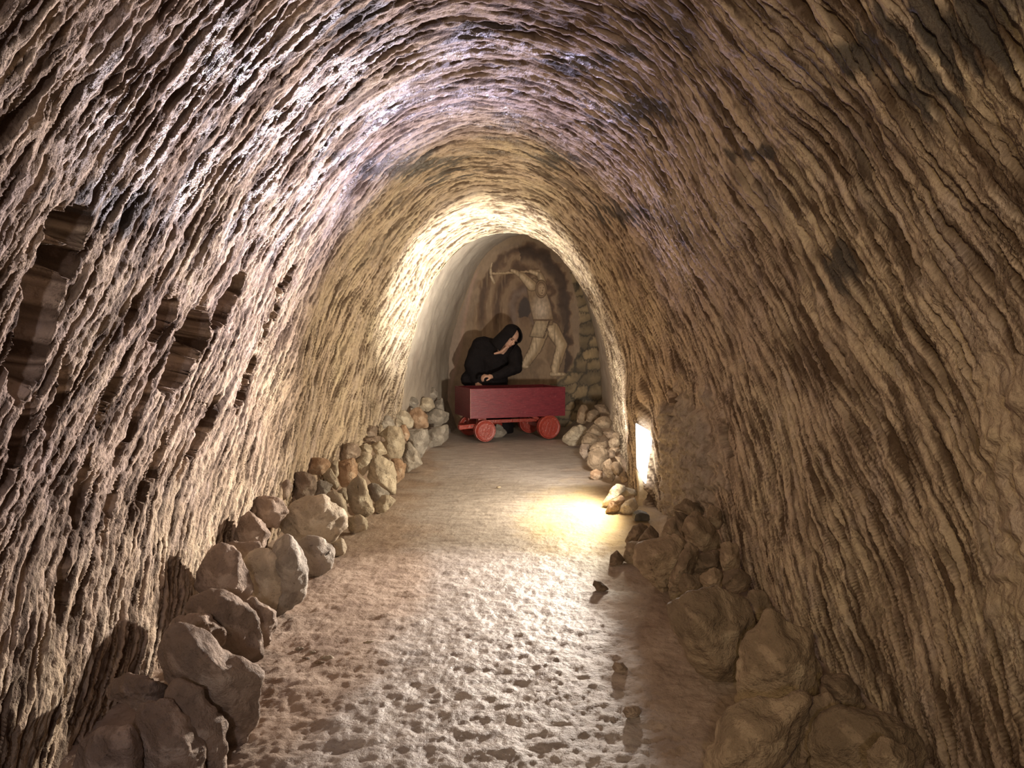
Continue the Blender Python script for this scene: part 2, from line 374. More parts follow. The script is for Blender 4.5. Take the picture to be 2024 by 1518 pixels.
lamp_glow = np.clip(1.25 - np.hypot((FX-1165)/130, (FY-1035)/75) + 0.25*fbm(Xf/.15, Yf/.2, 96, 3), 0, 1)*(Yf > 0.8)  # mask of the lamp's pool of light painted on the floor
grid_obj('floor', np.stack([Xf, Yf, Zf], -1), m_fl, {'track': track, 'lamp_glow': lamp_glow}, kind='structure')

# ------------------------------------------------------------------ mural on the end wall
MY = 9.25
def seg_d(px, py, a, b_, ra, rb_):
    ax, ay = a; bx, by = b_; dx, dy = bx-ax, by-ay
    t = np.clip(((px-ax)*dx + (py-ay)*dy)/(dx*dx+dy*dy+1e-9), 0, 1)
    return np.hypot(px-ax-t*dx, py-ay-t*dy) / (ra + (rb_-ra)*t)
def poly_in(px, py, pts):
    r = np.zeros(px.shape, bool); n = len(pts)
    for i in range(n):
        x1, y1 = pts[i]; x2, y2 = pts[(i+1) % n]
        if y1 == y2: continue
        c = ((y1 > py) != (y2 > py)) & (px < (x2-x1)*(py-y1)/(y2-y1)+x1); r ^= c
    return r
def poly_edge(px, py, pts):
    d = np.full(px.shape, 1e9)
    for i in range(len(pts)):
        d = np.minimum(d, seg_d(px, py, pts[i], pts[(i+1) % len(pts)], 1, 1))
    return d
def mural_colors(px, py):
    X_, Y_ = (px-780)*3.163, (py-440)*3.163          # drawing coordinates of the mural
    C = lambda *v: np.array(v)
    n = fbm(X_/90, Y_/90, 101, 4); nf = fbm(X_/14, Y_/30, 102, 3); ns = fbm(X_/18, Y_/140, 103, 3)
    col = np.zeros(px.shape + (3,)); col[:] = C(0.44, 0.36, 0.28)
    def mix(c, m): nonlocal col; m = np.clip(m, 0, 1)[..., None]; col = col*(1-m) + np.array(c)*m
    mix((0.34, 0.28, 0.23), 0.6*sst(-.3, .4, n))
    # painted tunnel: nested arches around the dark gallery
    wx, wy = X_ + 26*n, Y_ + 26*fbm(X_/80, Y_/110, 104, 3)
    def arch_r(cx, cy, k): # distance-like value of an arch shape
        up = np.clip(cy - wy, 0, None); return np.hypot((wx-cx), up/k)
    r = arch_r(812, 520, 1.35)
    inside = 1 - sst(268, 292, np.hypot((wx-805)/1.0, np.clip(480-wy, 0, None)/1.18) - 30*(wx > 805) - 0.18*np.clip(wy-480, 0, None)*(wx<805))
    mix((0.25, 0.17, 0.115), 0.85*inside)
    bands = 0.5+0.5*np.sin(r/15.5 + 2.2*n)
    mix((0.50, 0.41, 0.31), inside*0.55*sst(0.45, 0.95, bands)*sst(20, 60, r))
    mix((0.13, 0.085, 0.060), inside*0.65*sst(0.55, 1.0, 1-bands))
    mix((0.36, 0.30, 0.28), 0.7*np.exp(-((r-70)/26)**2)*(wy < 640))
    mix((0.10, 0.065, 0.05), 0.85*sst(195, 235, r)*(1-sst(262, 300, r))*(wx > 780))
    mix((0.085, 0.065, 0.065), 0.9*(1-sst(24, 42, r))*(wy < 600))
    mix((0.44, 0.35, 0.25), 0.55*sst(600, 700, wy)*inside*(wx < 1060))
    mix((0.58, 0.49, 0.37), 0.35*sst(.1, .6, ns)*inside*(wx < 700))
    # painted boulders to the right and below
    bx = np.interp(Y_, [300, 440, 560, 800, 930, 1060, 1300], [1090, 1120, 1150, 1150, 1080, 900, 600])
    st = sst(0, 12, X_ - bx + 10*nf)
    best = np.full(px.shape, 1e9); sec = best.copy(); cid = np.zeros(px.shape)
    rg = np.random.default_rng(5); pts = []
    for ry in range(280, 1320, 78):
        for rx in range(560, 1460, 112):
            pts.append((rx + rg.uniform(-38, 38) + (56 if (ry//78) % 2 else 0), ry + rg.uniform(-24, 24), rg.uniform(.7, 1.25)))
    for k, (qx, qy, v) in enumerate(pts):
        d = np.hypot((X_+30*n-qx+.5*(Y_-qy))/1.5, Y_-qy+14*nf)*v; new = d < best
        sec = np.where(new, best, np.minimum(sec, d)); cid = np.where(new, v, cid); best = np.where(new, d, best)
    sc = (np.array([0.33, 0.275, 0.185])*cid[..., None])*(1 + 0.35*np.clip((-(Y_-900)/900)[..., None]*0, 0, 1)) * (0.78 + 0.5*np.clip(1-best/48, 0, 1))[..., None]
    sc = sc*(0.45 + 0.55*sst(0, 16, sec-best+6*nf))[..., None]*(1+.35*n[..., None])
    col = col*(1-st[..., None]) + sc*st[..., None]
    # the miner
    base, hi, lo = (0.50, 0.41, 0.29), (0.88, 0.80, 0.66), (0.17, 0.12, 0.08)
    def limb(a, b_, ra, rb_, hi=hi, base=base):
        d = seg_d(X_+3*nf, Y_+3*nf, a, b_, ra, rb_)
        mix(lo, 1-sst(1.0, 1.14, d)); mix(base, 1-sst(0.88, 1.0, d)); mix(hi, 0.85*(1-sst(0.15, 0.80, d))*(0.75+0.4*nf))
    def poly(p, c_hi, c_lo, ctr, rad):
        m = poly_in(X_, Y_, p); e = poly_edge(X_, Y_, p); a = np.clip(np.hypot((X_-ctr[0])/rad[0], (Y_-ctr[1])/rad[1]), 0, 1)[..., None]
        cc = np.array(c_hi)*(1-a) + np.array(c_lo)*a; cc = cc*(1+0.18*nf[..., None])
        k = np.where(m, 1.0, 0.0)[..., None]; col[:] = col*(1-k) + cc*k
        mix(lo, np.exp(-(e/3.2)**2)*0.85)
    limb((612, 319), (905, 303), 7, 7, (0.72, 0.62, 0.48))
    for (p, q2, ra, rb_) in (((610, 252), (599, 290), 3, 9), ((599, 290), (603, 335), 9, 10), ((603, 335), (622, 376), 10, 9)): limb(p, q2, ra, rb_, (0.8, 0.74, 0.64))
    def group(ls):
        ds_ = [seg_d(X_+3*nf, Y_+3*nf, *l) for l in ls]; d = np.minimum.reduce(ds_)
        mix(lo, 1-sst(1.0, 1.16, d)); mix(base, 1-sst(0.90, 1.0, d))
        ds2 = [seg_d(X_+3*nf+0.22*l[2], Y_+3*nf, *l) for l in ls]; d2 = np.minimum.reduce(ds2)
        mix(hi, 0.85*(1-sst(0.10, 0.85, d2))*(0.75+0.5*nf)*(d < 1)); mix(lo, 0.45*sst(0.1, .6, ns+.3*nf)*(d < .95))
    group([((985, 665), (1045, 765), 44, 34), ((1045, 765), (1005, 905), 34, 27), ((1005, 905), (1005, 935), 26, 20), ((985, 947), (1058, 948), 16, 11)])
    group([((915, 690), (880, 790), 44, 36), ((880, 790), (815, 890), 36, 24), ((812, 895), (835, 902), 18, 11)])
    group([((925, 375), (905, 325), 24, 17), ((905, 325), (850, 305), 17, 12)])
    poly([(822, 385), (870, 345), (915, 370), (955, 450), (975, 510), (992, 600), (985, 640), (875, 640), (858, 575), (838, 480)], (0.74, 0.68, 0.62), (0.38, 0.30, 0.21), (915, 545), (75, 120))
    group([((858, 395), (800, 335), 32, 22), ((800, 335), (752, 306), 20, 12), ((735, 300), (760, 312), 11, 11)])
    poly([(880, 612), (972, 612), (935, 722), (843, 712)], (0.62, 0.55, 0.44), (0.42, 0.35, 0.25), (905, 660), (80, 90))
    limb((872, 609), (990, 609), 5, 5, (0.3, 0.22, 0.15), (0.2, 0.14, 0.09))
    limb((966, 615), (930, 718), 2.5, 2.5, lo, lo)
    d = np.hypot((X_-916)/35, (Y_-415)/55); mix(lo, 1-sst(1, 1.12, d)); mix((0.42, 0.33, 0.24), 1-sst(.9, 1, d)); mix(lo, np.exp(-((d-.76)/.06)**2)*.8)
    d = np.hypot((X_-920)/22, (Y_-420)/36); mix((0.58, 0.48, 0.37), 1-sst(.85, 1, d))
    for (ex, ey, rx, ry) in ((910, 408, 6, 3), (931, 406, 5, 3), (922, 441, 9, 3), (925, 425, 4, 7)): mix(lo, 0.8*(1-sst(.6, 1.1, np.hypot((X_-ex)/rx, (Y_-ey)/ry))))
    # bare plaster left of the picture, greyer with a damp streak
    left = 1-sst(0, 26, X_ - np.interp(Y_, [120, 250, 400, 600, 800, 1100], [640, 520, 470, 430, 400, 330]) + 14*n)
    mix((0.42, 0.36, 0.32), left*0.9)
    mix((0.55, 0.42, 0.37), 0.6*np.exp(-(((X_ - np.interp(Y_, [120, 250, 400, 600, 800, 1100], [650, 530, 480, 440, 405, 330]))/12)**2)))
    top = sst(0, 20, np.interp(X_, [400, 500, 620, 780, 900, 1020, 1130], [600, 330, 190, 125, 130, 215, 330]) - Y_)
    mix((0.40, 0.33, 0.25), top*0.85)
    return np.clip((col*(1+0.10*nf[..., None]))**1.3*np.array([0.98, 0.90, 0.82]), 0.01, 1)
m_mu, nt, b = new_mat('painted_plaster')
ca = nt.nodes.new('ShaderNodeVertexColor'); ca.layer_name = 'paint'
nt.links.new(ca.outputs[0], b.inputs['Base Color']); b.inputs['Roughness'].default_value = 0.6
bump(nt, b, tex(nt, 45, 4, 0.6), 0.2, 0.01)
gx = np.linspace(-0.62, 1.5, 400); gz = np.linspace(-0.05, 2.36, 440)
Zm, Xm = np.meshgrid(gz, gx, indexing='ij'); Ym = MY + 0.012*fbm(Xm/0.4, Zm/0.4, 111, 3)
mp = project(np.stack([Xm, Ym*0+MY, Zm], -1))
grid_obj('mural', np.stack([Xm, Ym, Zm], -1), m_mu, colors=mural_colors(*mp),
         label='painted mural of a miner swinging a pickaxe on the end wall', category='mural')
grid_obj('wall_back', np.stack(np.meshgrid(np.linspace(-0.7, 1.6, 8), [MY+0.05], np.linspace(-.1, 2.4, 8), indexing='xy'), -1)[0].reshape(8, 8, 3), m_pl, kind='structure')

# ------------------------------------------------------------------ stones
def depth_on_bank(px, py):
    d = ray(px, py); best = None
    t = 1.0
    while t < 10.0:
        p = CAM + d*t
        if p[1] > 9.2 or p[2] < bank(p[0], p[1]) + 0.0: return float(min(p[1], 9.15))
        t += 0.01
    return 9.0
def stone(pts, label, tone='t', group=None, seed=0, thick=0.42, dy=0.0, y=None, name='stone', rnd=0.0):
    r = random.Random(seed*7919+13)
    pts = [Vector((p[0], p[1])) for p in pts]
    c = sum(pts, Vector((0, 0)))/len(pts)
    x0, x1 = min(p.x for p in pts), max(p.x for p in pts); y0, y1 = min(p.y for p in pts), max(p.y for p in pts)
    if y is None: y = depth_on_bank(c.x, c.y + 0.25*(y1-y0))
    y += dy
    px2m = y/F; size = math.sqrt((x1-x0)*(y1-y0))*px2m; th = size*thick
    lo_ = max(pts, key=lambda p: p.y); dr = ray(lo_.x, lo_.y)
    if dr[2] < 0: y = min(y, -dr[1]/dr[2] - th*0.30 + 0.04)
    yc = y + th*0.30
    ctr = Vector(W(c.x, c.y, yc))
    bm = bmesh.new(); V = []
    for p in pts:
        q = c + (p-c)*1.035
        V.append(Vector(W(q.x, q.y, yc + r.uniform(-.18, .18)*th)))
    f = Vector((c.x + r.uniform(-.22, .22)*(x1-x0), c.y + r.uniform(-.25, .1)*(y1-y0)))
    nf = len(pts)
    for k, p in enumerate(pts):
        if k % 2 == 0 or nf < 6:
            q = f + (p-f)*r.uniform(.35, .62); V.append(Vector(W(q.x, q.y, yc - th*r.uniform(.65, .95))))
        q = c + (p-c)*r.uniform(.55, .8); V.append(Vector(W(q.x, q.y, yc + th*r.uniform(.6, .9))))
    for v in V: bm.verts.new(v - ctr)
    bmesh.ops.convex_hull(bm, input=bm.verts[:])
    bmesh.ops.delete(bm, geom=[v for v in bm.verts if not v.link_faces], context='VERTS')
    for _ in range(6):
        dn = Vector((r.uniform(-.9, .9), r.uniform(-1.0, -.5), r.uniform(-.8, .9))).normalized()
        sup = max(v.co.dot(dn) for v in bm.verts)
        bmesh.ops.bisect_plane(bm, geom=bm.verts[:]+bm.edges[:]+bm.faces[:], plane_co=dn*sup*r.uniform(.72, .93), plane_no=dn, clear_outer=True)
        vs_ = [v.co.copy() for v in bm.verts]; bm.clear()
        for q in vs_: bm.verts.new(q)
        bmesh.ops.convex_hull(bm, input=bm.verts[:])
        bmesh.ops.delete(bm, geom=[v for v in bm.verts if not v.link_faces], context='VERTS')
    bmesh.ops.dissolve_limit(bm, angle_limit=0.16, verts=bm.verts[:], edges=bm.edges[:])
    bmesh.ops.bevel(bm, geom=bm.edges[:], offset=size*0.018, segments=1, affect='EDGES', profile=0.5, clamp_overlap=True)
    bmesh.ops.triangulate(bm, faces=bm.faces[:])
    wpx = max(x1-x0, y1-y0); target = size*(0.045 if wpx > 90 else 0.075 if wpx > 45 else 0.13)
    for _ in range(6):
        es = [e for e in bm.edges if e.calc_length() > target*1.6]
        if not es or len(bm.verts) > 3500: break
        bmesh.ops.subdivide_edges(bm, edges=es, cuts=1); bmesh.ops.triangulate(bm, faces=bm.faces[:])
    for _ in range(1): bmesh.ops.smooth_vert(bm, verts=bm.verts[:], factor=0.45, use_axis_x=True, use_axis_y=True, use_axis_z=True)
    bm.normal_update()
    off = Vector((seed*3.1, seed*1.7, 0))
    for v in bm.verts:
        p = v.co/size
        q_ = mnoise.noise(p*2.2+off*.7)
        h = 0.030*mnoise.noise(p*1.6+off) + 0.022*mnoise.noise(p*4+off) + 0.022*mnoise.noise(p*10+off) + 0.02*abs(mnoise.noise(p*6+off)) \
            + 0.045*(0.3-abs(mnoise.noise(p*2.6+off*1.3)))*1.4 + (0.03 if q_ > 0.08 else 0.03*max(0, q_+.02)*10 if q_ > -.02 else 0) + (0.012*mnoise.noise(p*22+off) - 0.035*max(0, mnoise.noise(p*7+off*2)-.28)*2 if wpx > 60 else 0)
        v.co += v.normal*size*(h + 0.015)
    bm.normal_update()
    o = bm_obj(name, bm, MS[tone], None, True)
    me = o.data
    for e in me.edges: pass
    o.location = ctr; o['label'] = label; o['category'] = 'stone'
    if group: o['group'] = group
    return o
def R3(X_, Y_): return (100 + X_/2.663, 1000 + Y_/2.663)
def R4(X_, Y_): return (560 + X_/5.06, 740 + Y_/5.06)
def R5(X_, Y_): return (1140 + X_/2.721, 960 + Y_/2.721)
def R6(X_, Y_): return (1080 + X_/4.464, 700 + Y_/4.464)
GL = 'stones of the left bank along the foot of the wall'; GR = 'stones of the right bank in the foreground'
GC = 'stones of the pile right of the cart'; GF = 'stones of the left bank beside the cart'
s_left = 'small pale stone chinking the middle of the left bank'
s_right = 'small brown stone filling in the pile right of the cart'
STONES = [
 # near left bank
 (R3, [(320,920),(410,890),(560,930),(665,990),(640,1050),(470,1070),(300,1000)], 'dark flat-topped stone lying on the nearest boulder of the left bank', 't', GL, {'dy': .02}),
 (R3, [(470,1070),(560,1010),(640,1030),(700,1170),(790,1300),(810,1420),(780,1520),(430,1520),(430,1220)], 'big upright boulder with pale ridges at the bottom left corner', 't', GL, {}),
 (R3, [(180,1240),(300,1170),(420,1170),(470,1300),(450,1420),(400,1520),(150,1520),(130,1400)], 'dark boulder against the wall at the very bottom left', 't', GL, {'dy': .05}),
 (R3, [(610,930),(650,905),(780,970),(890,1110),(920,1240),(900,1400),(860,1450),(760,1260),(680,1120)], 'leaning brown slab between the corner boulder and the longest boulder', 't', GL, {'thick': .3}),
 (R3, [(585,800),(590,690),(650,625),(760,650),(870,750),(1000,830),(1095,900),(1060,1180),(955,1300),(880,1080),(760,970),(620,880)], 'longest pale boulder of the left bank with a sharp ridge along it', 't', GL, {'thick': .34}),
 (R3, [(600,625),(720,570),(830,580),(915,660),(905,725),(850,740),(740,650),(640,640)], 'rounded tan stone perched on the longest left boulder', 't', GL, {'dy': -.03}),
 (R3, [(715,560),(760,490),(840,455),(960,490),(1060,570),(1080,660),(1110,790),(1030,825),(950,785),(890,720),(820,590)], 'domed boulder with a smooth top behind the perched tan stone', 't', GL, {}),
 (R3, [(1000,520),(1070,500),(1180,560),(1175,650),(1125,790),(1085,700),(1060,590)], 'narrow broken stone on the path side of the domed left boulder', 't', GL, {}),
 (R3, [(775,420),(800,300),(860,205),(960,195),(1005,290),(1045,440),(990,505),(900,485),(800,455)], 'large smooth boulder with a shaded face leaning on the left wall', 't', GL, {}),
 (R3, [(1005,300),(1100,220),(1195,230),(1215,400),(1170,600),(1110,520),(1050,430)], 'rough crumbly stone right of the smooth leaning boulder', 'p', GL, {'thick': .3, 'dy': .05}),
 (R3, [(1140,160),(1200,105),(1290,205),(1348,310),(1345,420),(1290,505),(1190,585),(1150,500),(1195,380),(1190,240)], 'big grey rounded slab standing on edge beside the path', 'g', GL, {'thick': .3}),
 (R3, [(920,195),(1100,190),(1115,240),(1040,295),(1000,280)], 'flat stone wedged above the smooth leaning boulder', 't', GL, {}),
 (R3, [(955,175),(1000,70),(1045,38),(1110,80),(1152,150),(1105,230),(1060,190)], 'triangular stone with a smooth shaded side near the left wall', 't', GL, {'dy': -.04}),
 (R3, [(1050,55),(1060,-25),(1130,-50),(1215,-30),(1248,30),(1190,110),(1130,95)], 'round brown stone behind the triangular left stone', 't', GL, {}),
 (R3, [(1190,90),(1250,15),(1330,-50),(1430,-45),(1545,50),(1560,150),(1480,195),(1340,155),(1285,200)], 'wide rough boulder with a crumbly pale surface in the left bank', 'p', GL, {'thick': .28, 'dy': -.05}),
 (R3, [(1290,205),(1350,160),(1425,165),(1490,230),(1480,300),(1420,375),(1365,380),(1340,300)], 'grey angular stone at the path edge beyond the upright slab', 'g', GL, {}),
 (R3, [(1480,195),(1530,170),(1562,215),(1545,255),(1485,265)], 'small lumpy stone jutting from the left bank onto the path', 'p', GL, {}),
 (R3, [(1565,95),(1605,48),(1658,65),(1668,110),(1605,138)], 'single rounded pale stone lying loose on the path edge', 'p', GL, {}),
 # middle left bank
 (R4, [(-70,1110),(-10,1050),(60,1065),(95,1115),(40,1245),(-40,1270)], 'two-toned stone tucked under the left wall, dark on top', 't', GL, {}),
 (R4, [(75,1070),(115,990),(220,978),(305,1030),(325,1110),(300,1210),(190,1240),(95,1240)], 'domed brown and white stone left of the standing slab', 't', GL, {}),
 (R4, [(200,970),(240,850),(300,838),(450,850),(475,900),(410,990),(260,1000)], 'orange brown stone nearest the wall above the domed one', 'o', GL, {}),
 (R4, [(320,1065),(420,1055),(490,1105),(410,1215),(380,1310),(330,1180)], 'grey pointed stone between the domed stone and the standing slab', 'g', GL, {}),
 (R4, [(480,862),(545,870),(550,1000),(510,1060),(462,960)], 'upright sliver of pale stone right of the orange brown stone', 'p', GL, {}),
 (R4, [(410,1010),(470,950),(556,1110),(530,1165),(440,1090)], 'slanting pale stone between the pinkish stone and the standing slab', 'p', GL, {}),
 (R4, [(530,855),(595,725),(640,695),(735,710),(775,765),(730,840),(640,870)], 'pinkish smooth stone on top of the left bank next to the wall', 't', GL, {}),
 (R4, [(548,880),(690,850),(738,895),(735,1020),(700,1115),(590,1115),(550,1000)], 'rust streaked stone in the middle of the left bank', 'o', GL, {}),
 (R4, [(720,840),(790,772),(850,785),(892,850),(860,930),(795,1012),(742,950)], 'cream pear-shaped stone right of the rust streaked one', 'p', GL, {}),
 (R4, [(750,725),(830,688),(888,735),(872,800),(800,770)], 'pale stone between the pinkish smooth stone and the cream pear-shaped one', 'p', GL, {}),
 (R4, [(778,580),(860,508),(935,530),(925,620),(790,635)], 'rose tinted stone on the bank top below the pock-marked wall', 't', GL, {}),
 (R4, [(750,645),(960,620),(1020,660),(900,700),(760,685)], 'thin flat stone under the rose tinted stone', 't', GL, {}),
 (R4, [(885,705),(960,670),(1045,790),(970,815),(910,780)], 'pale stone at the foot of the lichen-yellow block, above the round buff stone', 'p', GL, {}),
 (R4, [(870,840),(1000,818),(1080,895),(1113,1040),(1100,1185),(1040,1200),(900,1120),(850,1010)], 'largest round grey-buff stone in the middle of the left bank', 'p', GL, {}),
 (R4, [(850,1110),(900,1085),(1075,1200),(990,1215),(925,1300),(860,1210)], 'grey sliver under the round grey-buff stone', 'g', GL, {}),
 (R4, [(918,1300),(985,1212),(1060,1208),(1112,1260),(1060,1345),(960,1395),(920,1385)], 'bright white-faced stone at the path edge below the round buff stone', 'p', GL, {}),
 (R4, [(645,1130),(740,1028),(800,1070),(882,1275),(892,1365),(820,1425),(700,1375),(650,1285)], 'tall cream tapering stone standing at the path edge', 'p', GL, {}),
 (R4, [(405,1240),(495,1168),(590,1240),(638,1400),(655,1540),(520,1560),(430,1400)], 'standing slab with a rounded top facing the path', 'p', GL, {}),
 (R4, [(540,1165),(622,1138),(645,1290),(600,1260)], 'thin pale stone between the standing slab and the cream tapering stone', 'p', GL, {}),
 (R4, [(640,1440),(760,1400),(845,1470),(830,1550),(700,1590),(650,1560)], 'low cream stone at the foot of the standing slab', 'p', GL, {}),
 (R4, [(1080,845),(1170,850),(1218,900),(1210,1040),(1125,1085),(1105,960)], 'brown and yellow stone beside the large round buff stone', 'o', GL, {}),
 # far left bank by the cart
 (R4, [(960,600),(1060,535),(1170,530),(1215,700),(1190,865),(1080,840),(1000,780)], 'broad lichen-yellow block in the left bank', 'p', GF, {}),
 (R4, [(1150,530),(1215,508),(1262,600),(1240,665),(1185,640)], 'small bright orange patch of stone in the left bank', 'o', GF, {'dy': -.1}),
 (R4, [(1190,705),(1260,688),(1335,765),(1388,895),(1320,935),(1245,965),(1212,880)], 'smooth grey slab at the path edge of the left bank', 'g', GF, {}),
 (R4, [(1235,570),(1440,555),(1450,720),(1355,860),(1320,745),(1240,680)], 'grey sloping block behind the smooth grey slab', 'g', GF, {}),
 (R4, [(1435,560),(1640,510),(1650,630),(1570,705),(1440,735)], 'last grey block of the left bank, in front of the drawbar', 'g', GF, {}),
 (R4, [(945,430),(1010,405),(1080,430),(1112,510),(1060,545),(950,535)], 'speckled round stone lying against the left wall', 'g', GF, {}),
 (R4, [(1020,405),(1130,358),(1235,375),(1305,460),(1290,535),(1110,500)], 'long pale slab across the top of the far left bank', 'p', GF, {}),
 (R4, [(1250,380),(1340,325),(1435,415),(1440,525),(1300,535)], 'tan stone with a rusty vein in the far left bank', 'o', GF, {}),
 (R4, [(1400,410),(1480,350),(1600,390),(1665,385),(1650,470),(1560,515),(1440,530)], 'jagged pale stone touching the end of the cart', 'g', GF, {'thick': .3, 'dy': -.12}),
 (R4, [(1075,345),(1080,280),(1112,258),(1192,330),(1180,358)], 'small pointed stone alone on the bank top by the wall', 'g', GF, {}),
 (R4, [(1200,310),(1260,228),(1330,240),(1355,290),(1300,335)], 'small grey stone left of the topmost far left stone', 'g', GF, {}),
 (R4, [(1350,310),(1395,232),(1480,240),(1515,330),(1430,372),(1360,345)], 'pale rounded stone under the topmost far left stone', 'p', GF, {}),
 (R4, [(1405,215),(1440,165),(1500,138),(1540,170),(1555,230),(1450,235)], 'topmost stone of the left bank beside the cart box', 'g', GF, {}),
 (R4, [(1505,270),(1590,240),(1610,385),(1530,350)], 'squared pale stone at the cart end of the bank top', 'g', GF, {}),
 # right bank near
 (R5, [(262,300),(300,222),(350,200),(385,225),(335,300)], 'dark stone just below the lamp base', 'd', GR, {}),
 (R5, [(330,300),(395,215),(442,255),(442,290),(390,305)], 'small dark wedge beside the stone below the lamp base', 'd', GR, {}),
 (R5, [(450,275),(490,190),(530,160),(552,220),(562,275),(500,285)], 'ochre pointed stone above the big wedge-shaped boulder', 'b', GR, {}),
 (R5, [(530,145),(600,150),(610,230),(580,290),(545,230)], 'flat brown stone leaning behind the ochre pointed stone', 'd', GR, {}),
 (R5, [(520,120),(590,75),(645,98),(688,150),(620,160)], 'buff slab lying highest against the rough rock by the lamp', 'b', GR, {}),
 (R5, [(580,240),(600,170),(640,148),(700,185),(765,260),(772,330),(685,368),(625,340),(585,300)], 'tall rounded grey-brown stone under the buff slab', 'b', GR, {}),
 (R5, [(700,185),(718,110),(770,128),(792,200),(765,235),(712,220)], 'small upright stone next to the right wall', 'b', GR, {}),
 (R5, [(178,432),(190,370),(215,348),(258,400),(232,435)], 'little reddish pointed stone standing alone on the path', 'd', GR, {'y': 3.62}),
 (R5, [(252,398),(268,310),(340,305),(400,325),(310,425)], 'brown stone left of the big wedge-shaped boulder', 'b', GR, {}),
 (R5, [(305,410),(330,325),(490,272),(562,288),(588,335),(525,460),(492,578),(450,572)], 'big wedge-shaped boulder pointing down towards the path', 'b', GR, {}),
 (R5, [(500,625),(498,530),(560,370),(600,320),(640,345),(640,390),(580,600)], 'long narrow stone standing behind the wedge-shaped boulder', 'b', GR, {}),
 (R5, [(590,450),(610,390),(740,350),(780,360),(775,440),(680,470),(600,475)], 'smooth brown slab lying across the right bank', 'd', GR, {}),
 (R5, [(550,570),(565,480),(660,478),(685,550),(600,615)], 'square grey-brown stone under the smooth brown slab', 'b', GR, {}),
 (R5, [(662,485),(740,440),(788,470),(782,550),(690,562)], 'lumpy stone right of the square grey-brown one', 'b', GR, {}),
 (R5, [(772,370),(780,320),(830,303),(868,320),(874,440),(840,462),(788,455)], 'knobbly upright stone at the foot of the right wall', 'b', GR, {}),
 (R5, [(786,530),(788,460),(870,448),(942,510),(905,562),(830,582)], 'rounded stone directly below the knobbly upright one', 'd', GR, {}),
 (R5, [(503,650),(620,590),(760,560),(925,580),(945,800),(885,1060),(740,1035),(640,950),(560,800)], 'huge broad boulder with an overhanging dark underside', 'b', GR, {'thick': .36}),
 (R5, [(888,690),(930,580),(1000,578),(1085,690),(1050,740),(945,800)], 'stone with a pale and a dark side behind the huge broad boulder', 'b', GR, {}),
 (R5, [(865,1165),(880,950),(945,800),(1040,700),(1130,745),(1240,790),(1280,930),(1285,1130),(1200,1170),(1060,1195)], 'tall blocky boulder with a pitted face and peaked top', 'b', GR, {}),
 (R5, [(1318,1045),(1360,1018),(1450,1020),(1515,1100),(1555,1215),(1430,1210),(1375,1120)], 'mottled long stone lying against the wall at lower right', 'd', GR, {}),
 (R5, [(700,1600),(725,1450),(765,1290),(830,1180),(1100,1168),(1245,1128),(1235,1240),(1180,1400),(1030,1620)], 'great sloping boulder at the bottom edge beside the path', 'b', GR, {'thick': .3}),
 (R5, [(1245,1150),(1340,1128),(1405,1190),(1330,1240),(1265,1340),(1220,1560),(1150,1560),(1205,1350)], 'dark stone squeezed between the two bottom boulders', 'd', GR, {'dy': .04}),
 (R5, [(1262,1380),(1300,1262),(1400,1203),(1640,1240),(1800,1330),(1860,1450),(1800,1640),(1300,1640)], 'big flat-topped boulder at the bottom right', 'b', GR, {}),
 (R5, [(1575,1430),(1640,1362),(1750,1388),(1808,1440),(1795,1560),(1580,1560)], 'smooth-faced stone in front of the bottom right boulder', 'b', GR, {'dy': -.12}),
 (R5, [(188,975),(205,950),(245,948),(272,985),(262,1012),(215,1005)], 'pale clod on the path left of the tall blocky boulder', 't', None, {'y': 2.36, 'thick': .5}),
 (R5, [(250,1215),(262,1188),(330,1188),(348,1215),(325,1250),(270,1245)], 'crumbling pale clod nearest the bottom edge of the path', 't', None, {'y': 2.02, 'thick': .5}),
 (R5, [(88,535),(95,510),(135,518),(172,560),(120,572)], 'dark flat chip lying on the wet part of the path', 'd', None, {'y': 3.18}),
 # right pile by the cart
 (R6, [(128,772),(200,680),(270,633),(370,640),(365,700),(300,795),(200,802)], 'large smooth wedge stone right of the front wheel', 'p', GC, {}),
 (R6, [(268,600),(275,530),(310,455),(370,448),(360,560),(345,625)], 'upright buff stone at the top of the pile right of the cart', 'b', GC, {}),
 (R6, [(350,590),(370,510),(430,488),(478,520),(452,572),(400,602)], 'oval stone leaning on the upright buff one', 'b', GC, {}),
 (R6, [(420,605),(460,560),(530,553),(592,610),(565,655),(480,645)], 'smooth rounded stone below the oval one near the right wall', 'b', GC, {}),
 (R6, [(358,685),(420,623),(515,690),(485,722),(400,710)], 'flat stone lying on the large smooth wedge stone', 'b', GC, {'dy': -.05}),
 (R6, [(298,785),(350,700),(430,715),(475,760),(400,805)], 'thin slab under the flat stone of the pile', 'b', GC, {}),
 (R6, [(368,850),(440,780),(535,768),(535,822),(450,850)], 'slanting slab on the block at the path edge', 'b', GC, {}),
 (R6, [(288,865),(310,788),(372,800),(375,870),(340,932)], 'small pink-grey stone at the path edge of the pile', 't', GC, {}),
 (R6, [(368,1000),(378,865),(440,830),(535,828),(535,920),(492,1012),(420,1025)], 'squared block at the path edge of the pile', 'b', GC, {}),
 (R6, [(388,1090),(393,1035),(440,1018),(492,1038),(492,1090),(440,1108)], 'small reddish cube-like stone on the floor below the squared block', 'o', GC, {}),
 (R6, [(508,1045),(508,955),(560,918),(585,1000),(612,1060),(585,1135)], 'upright tan stone at the near end of the pile', 'b', GC, {}),
 (R6, [(560,1005),(600,948),(642,960),(672,1020),(652,1082),(610,1060)], 'brown stone in the second rank behind the upright tan stone of the pile', 'b', GC, {}),
 (R6, [(548,770),(600,700),(642,688),(645,800),(560,835)], 'tall flat stone leaning against the right wall', 'b', GC, {}),
